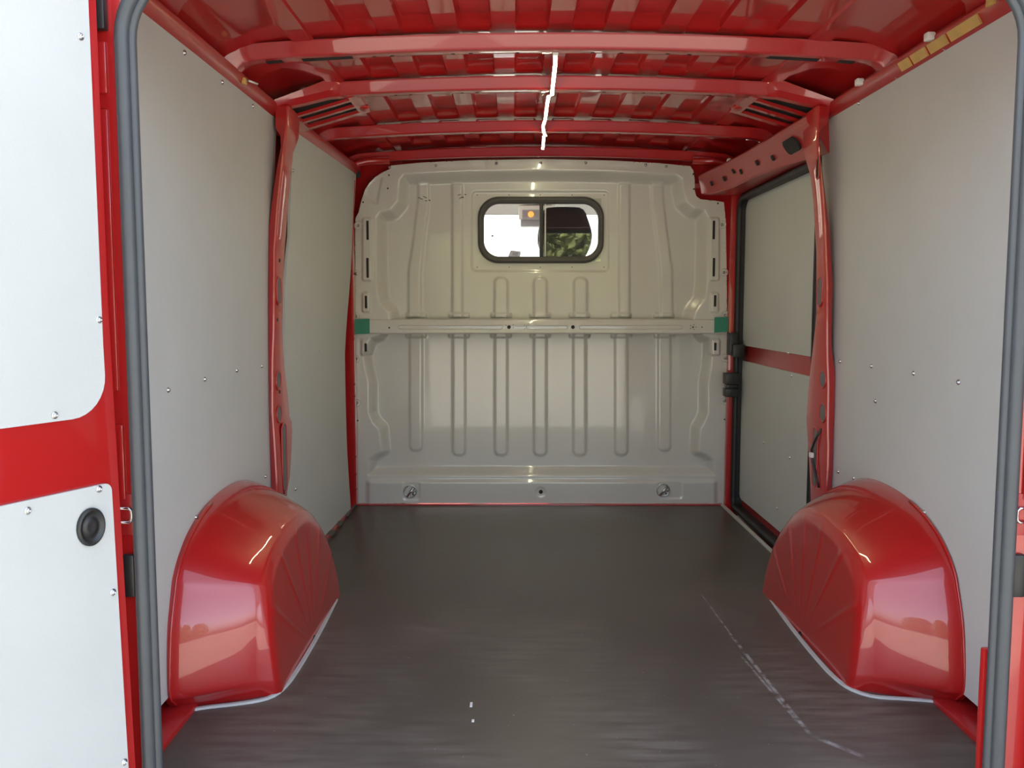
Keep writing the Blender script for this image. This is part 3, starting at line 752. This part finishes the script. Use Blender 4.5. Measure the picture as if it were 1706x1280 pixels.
# lashing eyelets in the foot strip
for u, v in ((684, 818), (1104, 816)):
    p = bh(u, v); y = p[1]
    R = [[(p[0]+(.030+r*math.cos(b))*math.cos(a), y-.005-r*math.sin(b), p[2]+(.030+r*math.cos(b))*math.sin(a)) for b, r in [(k*math.pi/3, .003) for k in range(6)]] for a in np.linspace(0, 2*math.pi, 25)[:-1]]
    e = loop_loft('lashing_eyelet', R, STEEL, wf); e['label'] = 'steel lashing eyelet'
    tube('bar', [(p[0]-.016, y-.007, p[2]-.026), (p[0]+.018, y-.012, p[2]+.018)], .006, STEEL, e)
    screw((p[0]+.020, y-.002, p[2]-.012), (0, -1, 0), e, BOLT, 'bolt')
# scuff marks near the top
SC = mat('black_scuff', (.05, .045, .045), .7, noise=.3, nscale=40)
for (u, v) in ((700, 329), (706, 326), (712, 331), (708, 332), (696, 327), (770, 326), (764, 322), (774, 321), (767, 327)):
    p = bh(u, v); L = random.uniform(.008, .026); a = random.uniform(-.5, .5); dx, dz = math.cos(a)*L/2, math.sin(a)*L/2; w = .0018
    loft('scuff_mark', [[(p[0]-dx, p[1]-.0008, p[2]-dz-w), (p[0]-dx, p[1]-.0008, p[2]-dz+w), (p[0]-dx, p[1]+.002, p[2]-dz+w), (p[0]-dx, p[1]+.002, p[2]-dz-w)], [(p[0]+dx, p[1]-.0008, p[2]+dz-w), (p[0]+dx, p[1]-.0008, p[2]+dz+w), (p[0]+dx, p[1]+.002, p[2]+dz+w), (p[0]+dx, p[1]+.002, p[2]+dz-w)]], SC, wf)

# ---- window in the bulkhead
w1 = empty('window_1'); tag(w1, 'sliding cab window with thick black rubber frame', 'window', kind='structure')
yw = YB+.076
def wq(u, v): p = PY(u, v, yw-.01); return p[0], p[2]
x0, z0 = wq(796, 439); x1, z1 = wq(1007, 327); xi0, zi0 = wq(806.5, 427.5); xi1, zi1 = wq(997, 339.5)
lo = rrect(x0, x1, z0, z1, .10, 10); li = rrect(xi0, xi1, zi0, zi1, .075, 10)
R = []
for (a, b), (c, d) in zip(lo, li):
    ma, mb = (a+c)/2, (b+d)/2
    R.append([(a, yw+.004, b), (a+(c-a)*.08, yw-.012, b+(d-b)*.08), (a+(c-a)*.3, yw-.021, b+(d-b)*.3), (ma, yw-.022, mb), (a+(c-a)*.62, yw-.017, b+(d-b)*.62), (a+(c-a)*.85, yw-.016, b+(d-b)*.85), (c, yw-.010, d), (c, yw+.01, d)])
loop_loft('rubber_frame', R, FRUB, w1)
def pane(name, xa, xb, y):
    return box(name, (xa, y, z0+.01), (xb, y+.004, z1-.01), GLASS, w1, bev=0)
xm = wq(902, 380)[0]
pane('pane', x0+.015, xm+.012, yw+.004); pane('pane', xm-.005, x1-.015, yw-.004)
box('glazing_bar', (xm-.009, yw-.012, z0+.01), (xm+.009, yw+.014, z1-.01), RUBD, w1, .002)
GE = mat('pale_edge_trim', (.6, .6, .58), .4, noise=.05, nscale=20)
box('pane_edge', (xm+.016, yw-.006, zi0-.004), (xm+.022, yw+.004, zi1+.004), GE, w1, .001)

# ================================================================== CAB
hl = empty('headliner'); tag(hl, 'pale cab headliner above the windscreen seen through the window', 'headliner')
loft('lining', [[(x, y, z) for y, z in [(4.34, 1.60), (4.7, 1.585), (5.05, 1.55), (5.25, 1.492), (5.27, 1.50), (5.05, 1.60), (4.7, 1.66), (4.34, 1.68)]] for x in np.linspace(-.9, .9, 5)], HEAD, hl, angle=30)
for x in (-.135, .16): box('seam', (x-.004, 4.9, 1.552), (x+.004, 5.2, 1.580), HEAD, hl, .002)
oc = empty('overhead_console'); tag(oc, 'grey overhead console with lit amber lamp in the cab', 'console')
p0 = PY(864, 377, 5.05); p1 = PY(925, 348, 5.05)
box('housing', (p0[0], 5.05, p0[2]+.04), (p1[0], 5.14, p1[2]+.02), HEAD, oc, .012)
box('visor_lip', (p0[0]+.01, 5.06, p0[2]), (p1[0]-.01, 5.18, p0[2]+.05), LENS, oc, .01)
a = PY(870, 367, 5.048); b = PY(915, 350, 5.048)
box('lamp_lens', (a[0], 5.040, a[2]), (b[0], 5.052, b[2]), LENS, oc, .004)
c = PY(884.5, 357, 5.03)
bm = bmesh.new(); bmesh.ops.create_icosphere(bm, subdivisions=3, radius=.017, matrix=Matrix.Translation((c[0], 5.035, c[2])))
bmobj('lamp', bm, AMBER, oc, smooth=True)['label'] = 'lit amber lamp'
# seat with rounded headrest
st = empty('cab_chair'); tag(st, 'dark cab seat with broad rounded headrest behind the window', 'seat')
def pillow(name, prof, y, d, m, parent, n=20):
    """prof: outline in x,z ; pillowed in depth"""
    P = np.array(prof); c = P.mean(0); rings = []
    for k in range(n+1):
        t = -1+2*k/n; s = (1-abs(t)**3.2)**(1/3.2) if abs(t) < 1 else .02; s = max(s, .02)
        s = .78+.22*s if 0 < k < n else .70
        rings.append([(c[0]+(a-c[0])*s, y+t*d/2, c[1]+(b-c[1])*s) for a, b in P])
    return loft(name, rings, m, parent, smooth=True)
HR = [(911, 346), (925, 344.5), (950, 344.5), (968, 346), (975, 352), (980, 365), (985, 380), (987, 392), (985, 407), (980, 420), (972, 432), (955, 440), (930, 440), (912, 436), (902, 422), (896, 405), (896, 390), (899, 375), (903, 360), (906, 350)]
pts = [(PY(u, v, 4.47)[0], PY(u, v, 4.47)[2]) for u, v in HR]
pillow('headrest', catmull(pts+[pts[0]], 41)[:-1], 4.50, .11, FABD, st)
bk = [(x, z) for x, z in rrect(-.12, .40, .30, 1.14, (.08, .08, .14, .14), 8)]
pillow('backrest', bk, 4.52, .16, FABD, st)
box('cushion', (-.12, 4.50, .18), (.40, 4.98, .34), FABD, st, .04)
for x in (.08, .20): tube('headrest_post', [(x, 4.5, 1.05), (x, 4.5, 1.25)], .008, STEEL, st)
# windscreen and its sticker
wsn = empty('windscreen'); tag(wsn, 'bright cab windscreen seen through the bulkhead window', 'windscreen')
loft('glass', [[(-.85, 5.28, 1.50), (.85, 5.28, 1.50), (.85, 5.286, 1.50), (-.85, 5.286, 1.50)], [(-.85, 6.05, .85), (.85, 6.05, .85), (.85, 6.056, .85), (-.85, 6.056, .85)]], GLASS, wsn)
def wsp(u, v, off=.012):
    d = _ray(u, v); n = np.array([0, .65, .77]); n /= np.linalg.norm(n); q = np.array([0, 5.28, 1.5])-n*off; t = ((q-CAM)@n)/(d@n); return CAM+d*t
def decal(name, quad, m, parent, off):
    f = [wsp(u, v, off) for u, v in quad]; b = [wsp(u, v, off-.003) for u, v in quad]; return loft(name, [f, b], m, parent)
stk = decal('sticker', [(851, 417), (868, 419), (866, 432), (845, 430)], PAPER, wsn, .010); stk['label'] = 'small grey paper sticker'
decal('print', [(855, 420), (864, 421), (862, 427), (853, 426)], LENS, stk, .0135)
decal('sensor_spot', [(819, 391), (822, 391), (823, 395), (818, 395)], LENS, wsn, .010)
# cab shell that keeps the cab dark below
cs = empty('cab_shell'); tag(cs, 'van cab body enclosing the seat beyond the bulkhead', 'van cab')
box('side', (-1.0, YB+.08, -.12), (-.96, 6.0, .95), LENS, cs, .004); box('side', (.96, YB+.08, -.12), (1.0, 6.0, .95), LENS, cs, .004)
box('dashboard', (-.95, 5.45, .2), (.95, 6.1, .80), BLK, cs, .04); box('roof', (-.97, YB+.04, 1.69), (.97, 5.28, 1.73), RED, cs, .01)
for s in (-1, 1): tube('windscreen_post', [(s*.9, 5.22, 1.60), (s*.93, 6.1, .85)], .04, REDM, cs)

# ================================================================== WHEEL ARCHES
WPR = [(2.022, .0), (1.992, .028), (1.970, .055), (1.975, .13), (1.99, .21), (2.02, .285), (2.035, .315), (2.075, .355), (2.14, .395), (2.24, .428), (2.38, .447), (2.54, .445), (2.68, .415), (2.80, .35), (2.89, .24), (2.94, .11), (2.95, 0)]
IPR = [(2.085, .0), (2.075, .035), (2.075, .06), (2.08, .13), (2.092, .20), (2.112, .255), (2.128, .278), (2.165, .303), (2.22, .325), (2.32, .347), (2.43, .357), (2.55, .350), (2.66, .315), (2.76, .25), (2.83, .17), (2.87, .08), (2.88, 0)]
def arch(sx, label, yo):
    o = empty('wheel_arch'); tag(o, label, 'wheel arch')
    NT = 220
    def by_index(Pp):   # same parameter for both profiles
        out = []; n = len(Pp)-1; Pp = np.array(Pp)
        for s in np.linspace(0, n, NT):
            i = min(int(s), n-1); t = s-i
            p0, p1, p2, p3 = Pp[max(i-1, 0)], Pp[i], Pp[i+1], Pp[min(i+2, n)]
            out.append(.5*((2*p1)+(p2-p0)*t+(2*p0-5*p1+4*p2-p3)*t*t+(3*p1-p0-3*p2+p3)*t**3))
        return np.array(out)
    Wp, Ip = by_index(WPR), by_index(IPR)
    Wp[:, 0] += yo; Ip[:, 0] += yo
    rings = []
    for x, k in ((.945, 0), (.93, 0), (.90, .10), (.87, .24), (.84, .40), (.81, .57), (.785, .72), (.768, .84), (.757, .93), (.750, .985)):
        p = Wp*(1-k)+Ip*k; rings.append([(sx*x, a, b) for a, b in p])
    cy_ = 2.46+yo
    for j, s in enumerate((.985, .965, .94, .91, .87, .82, .76, .70, .62, .54, .45, .36, .27, .18, .09, .03)):
        ring = []
        for i, (a, b) in enumerate(Ip):
            y = cy_+(a-cy_)*s; z = b*s
            base = .748-.004*j if j < 3 else .738
            x = base-.034*(1-min(1, z/.30))
            if j >= 2:
                ang = math.degrees(math.atan2(z+.02, y-cy_)); e = 0
                for c in (28, 52, 74, 98, 122, 146):
                    e += math.exp(-((ang-c)/1.6)**2)
                x -= .0028*e*min(1, (j-1)/3)*min(1, s/.5)*(1 if z > .05 else z/.05)
            ring.append((sx*x, y, z))
        rings.append(ring)
    loft('housing', rings, RED, o, closed=False, caps=False, smooth=True)
    # bead along the board edge
    tube('edge_bead', [(sx*(.926), a-.002, b+.001) for a, b in Wp[8:130:3]], .0035, RED, o, 6)
    # scratch down the shoulder
    return o
al_ = arch(-1, 'glossy red wheel arch beneath the slim pillar on the closed side', -.012)
ar_ = arch(1, 'glossy red wheel arch beside the sliding door pillar', .018)
# pale sealant line where arch meets floor, on the floor
def bead(pts, w=.007, h=.005):
    P = catmull(pts, 50); rings = []
    for i, p in enumerate(P):
        t = P[min(i+1, len(P)-1)]-P[max(i-1, 0)]; t /= np.linalg.norm(t); n = np.array([-t[1], t[0]])
        rings.append([(p[0]+n[0]*w, p[1]+n[1]*w, -.002), (p[0]+n[0]*w*.6, p[1]+n[1]*w*.6, h), (p[0]-n[0]*w*.6, p[1]-n[1]*w*.6, h), (p[0]-n[0]*w, p[1]-n[1]*w, -.002)])
    o = loft('sealant_bead', rings, SEALANT, floor); o['label'] = 'pale sealant bead along the wheel arch'
bead([PZ(u, v, 0)[:2] for u, v in [(560, 1000), (540, 1040), (515, 1085), (487, 1130), (470, 1150), (455, 1161), (435, 1168), (390, 1175), (345, 1180), (308, 1186)]])
bead([PZ(u, v, 0)[:2] for u, v in [(1282, 996), (1310, 1035), (1345, 1080), (1380, 1120), (1405, 1142), (1425, 1153), (1455, 1162), (1510, 1166), (1560, 1170), (1588, 1174), (1612, 1192), (1640, 1222)]])
# floor debris chips
for (u, v, k, lb_) in ((785, 1175, .012, 'larger pale wood chip lying on the dark floor'), (788, 1202, .006, 'tiny pale wood chip beside the larger chip on the floor')):
    p = PZ(u, v, 0); ch = box('wood_chip', (p[0]-.003, p[1]-k, 0), (p[0]+.003, p[1]+k, .002), WCLIP, None, .0006)
    tag(ch, lb_, 'wood chip', 'chips on the floor')

# ================================================================== LED STRIP
led = empty('led_strip_light'); tag(led, 'glowing narrow light strip along the roof centre', 'strip light')
pts = []
for y, z, x in [(2.522, 1.656, -.014), (2.60, 1.657, -.010), (2.80, 1.656, -.006), (2.93, 1.655, -.004), (2.975, 1.655, -.002), (3.01, 1.660, -.012), (3.2, 1.672, -.010), (3.42, 1.668, -.008), (3.50, 1.658, -.014), (3.60, 1.651, -.006), (3.655, 1.651, .002), (3.68, 1.655, -.004), (3.85, 1.655, 0), (3.98, 1.655, .002)]:
    pts.append((x, y, z))
rings = [[(x-.006, y, z-.003), (x+.006, y, z-.003), (x+.006, y, z), (x-.006, y, z)] for x, y, z in pts]
loft('tape_backing', rings, WCLIP, led)
loft('light_tape', [[(x-.0047, y, z-.0045), (x+.0047, y, z-.0045), (x+.0047, y, z-.0032), (x-.0047, y, z-.0032)] for x, y, z in pts], LED, led)['label'] = 'glowing light tape'
box('end_cap', (-.022, 2.512, 1.652), (-.006, 2.524, 1.660), WCLIP, led, .002)

# ================================================================== REAR DOORS
def rear_door(name, sx, hx, label, ang):
    o = empty(name); tag(o, label, 'door', kind='structure')
    H = np.array([sx*hx, 1.548]); d = np.array([sx*math.sin(ang), -math.cos(ang)]); n = np.array([-sx*math.cos(ang), -math.sin(ang)])
    def D(u, t, z): q = H+d*u+n*t; return (q[0]-sx*.018*max(0, (.95-z)/.95)**1.0, q[1], z)
    def dboard(nm, pts2, t0, t1, m, par, ang_=None, bevel=0):
        dense = []
        for i_, (u_, z_) in enumerate(pts2):
            dense.append((u_, z_)); un, zn = pts2[(i_+1) % len(pts2)]
            if abs(zn-z_) > .3: dense += [(u_+(un-u_)*k_/8, z_+(zn-z_)*k_/8) for k_ in range(1, 8)]
        pts2 = dense
        bm = bmesh.new(); A = [bm.verts.new(D(u, t1, z)) for u, z in pts2]; B = [bm.verts.new(D(u, t0, z)) for u, z in pts2]; k = len(pts2)
        top = bm.faces.new(A); bm.faces.new(B[::-1])
        for i in range(k): bm.faces.new((A[i], B[i], B[(i+1) % k], A[(i+1) % k]))
        if bevel: bmesh.ops.bevel(bm, geom=list(top.edges), offset=bevel, segments=3, affect='EDGES', profile=.5)
        return bmobj(nm, bm, m, par, angle=40)
    dboard('door_shell', rrect(.009, .80, -.08, 1.60, .05, 6), -.07, 0, RED, o, bevel=.006)
    ub = dboard('upper_board', rrect(.029, .77, .765, 1.57, (.07, .03, .03, .03), 8), .0005, .006, PLY, o)
    lb = dboard('lower_board', rrect(.029, .77, .03, .645, (.03, .03, .03, .014), 8), .0005, .006, PLY, o)
    def on(u, v, t):
        r = _ray(u, v); nn = np.array([n[0], n[1], 0]); z_ = .8
        for _ in range(5):
            q = np.array(D(0, t, z_)); s = ((q-CAM)@nn)/(r@nn); p = CAM+r*s; z_ = p[2]
        return p
    nrm = (n[0], n[1], 0)
    if sx < 0:
        for u, v in [(134, 61), (165, 533), (91, 692)]: screw(on(u, v, .0065), nrm, ub, DSCREW)
        for u, v in [(165, 815), (46, 851), (188, 987), (207, 1270)]: screw(on(u, v, .0065), nrm, lb, DSCREW)
        c = on(150.5, 878, .0065)
        M = frame_from(nrm); M.translation = Vector(c)
        prof = [(.033, 0), (.033, .004), (.030, .007), (.027, .006), (.024, .002), (.017, .001), (.015, .0035), (.009, .004), (.0001, .0025)]
        R = [[M @ Vector((r*.84*math.cos(a), r*math.sin(a), h)) for a in np.linspace(0, 2*math.pi, 29)[:-1]] for r, h in prof]
        hc = loft('release_knob', R, BLK, lb, smooth=True); hc['label'] = 'round black plastic release knob'
    return o
rear_door('door_1', -1, .838, 'open rear door lined with white boards and a black knob', math.radians(25))
rear_door('door_2', 1, .845, 'open rear door on the sliding door side', math.radians(40))

# ================================================================== SURROUNDINGS (seen in reflections)
def shrub(x, y, w, h, label):
    o = empty('garden_tree'); tag(o, label, 'tree', 'trees behind the yard')
    o.location = (x, y, -.56)
    tube('trunk', [(0, 0, 0), (.05, .03, h*.3), (-.05, 0, h*.6)], .2, BARK, o)
    n = 3200; vs, fs = [], []
    for k in range(n):
        a = random.uniform(0, 2*math.pi); t = random.random()**.6; zz = h*(.08+.92*random.random()); rad = w*.5*math.sqrt(max(.05, 1-((zz/h-.45)/.6)**2))*t
        c = Vector((rad*math.cos(a), rad*math.sin(a), zz)); q = Vector((random.gauss(0, 1), random.gauss(0, 1), random.gauss(0, 1))).normalized(); s = q.orthogonal().normalized(); e = q.cross(s); L = random.uniform(.16, .36)
        b = len(vs); vs += [c+s*L, c+e*L*.5+q*.03, c-s*L, c-e*L*.5+q*.03]; fs.append((b, b+1, b+2, b+3))
    me = bpy.data.meshes.new('foliage'); me.from_pydata([tuple(v) for v in vs], [], fs); lf = link('foliage', me, LEAF, o); lf['kind'] = 'stuff'
    return o
for i in range(7):
    shrub(-21+7.0*i, -31, 6.6, random.uniform(6.5, 7.8), 'leafy garden tree in the low front row behind the yard')
for i in range(6):
    shrub(-17.5+7.0*i, -38, 6.8, random.uniform(9.5, 11), 'taller leafy garden tree in the back row behind the yard')
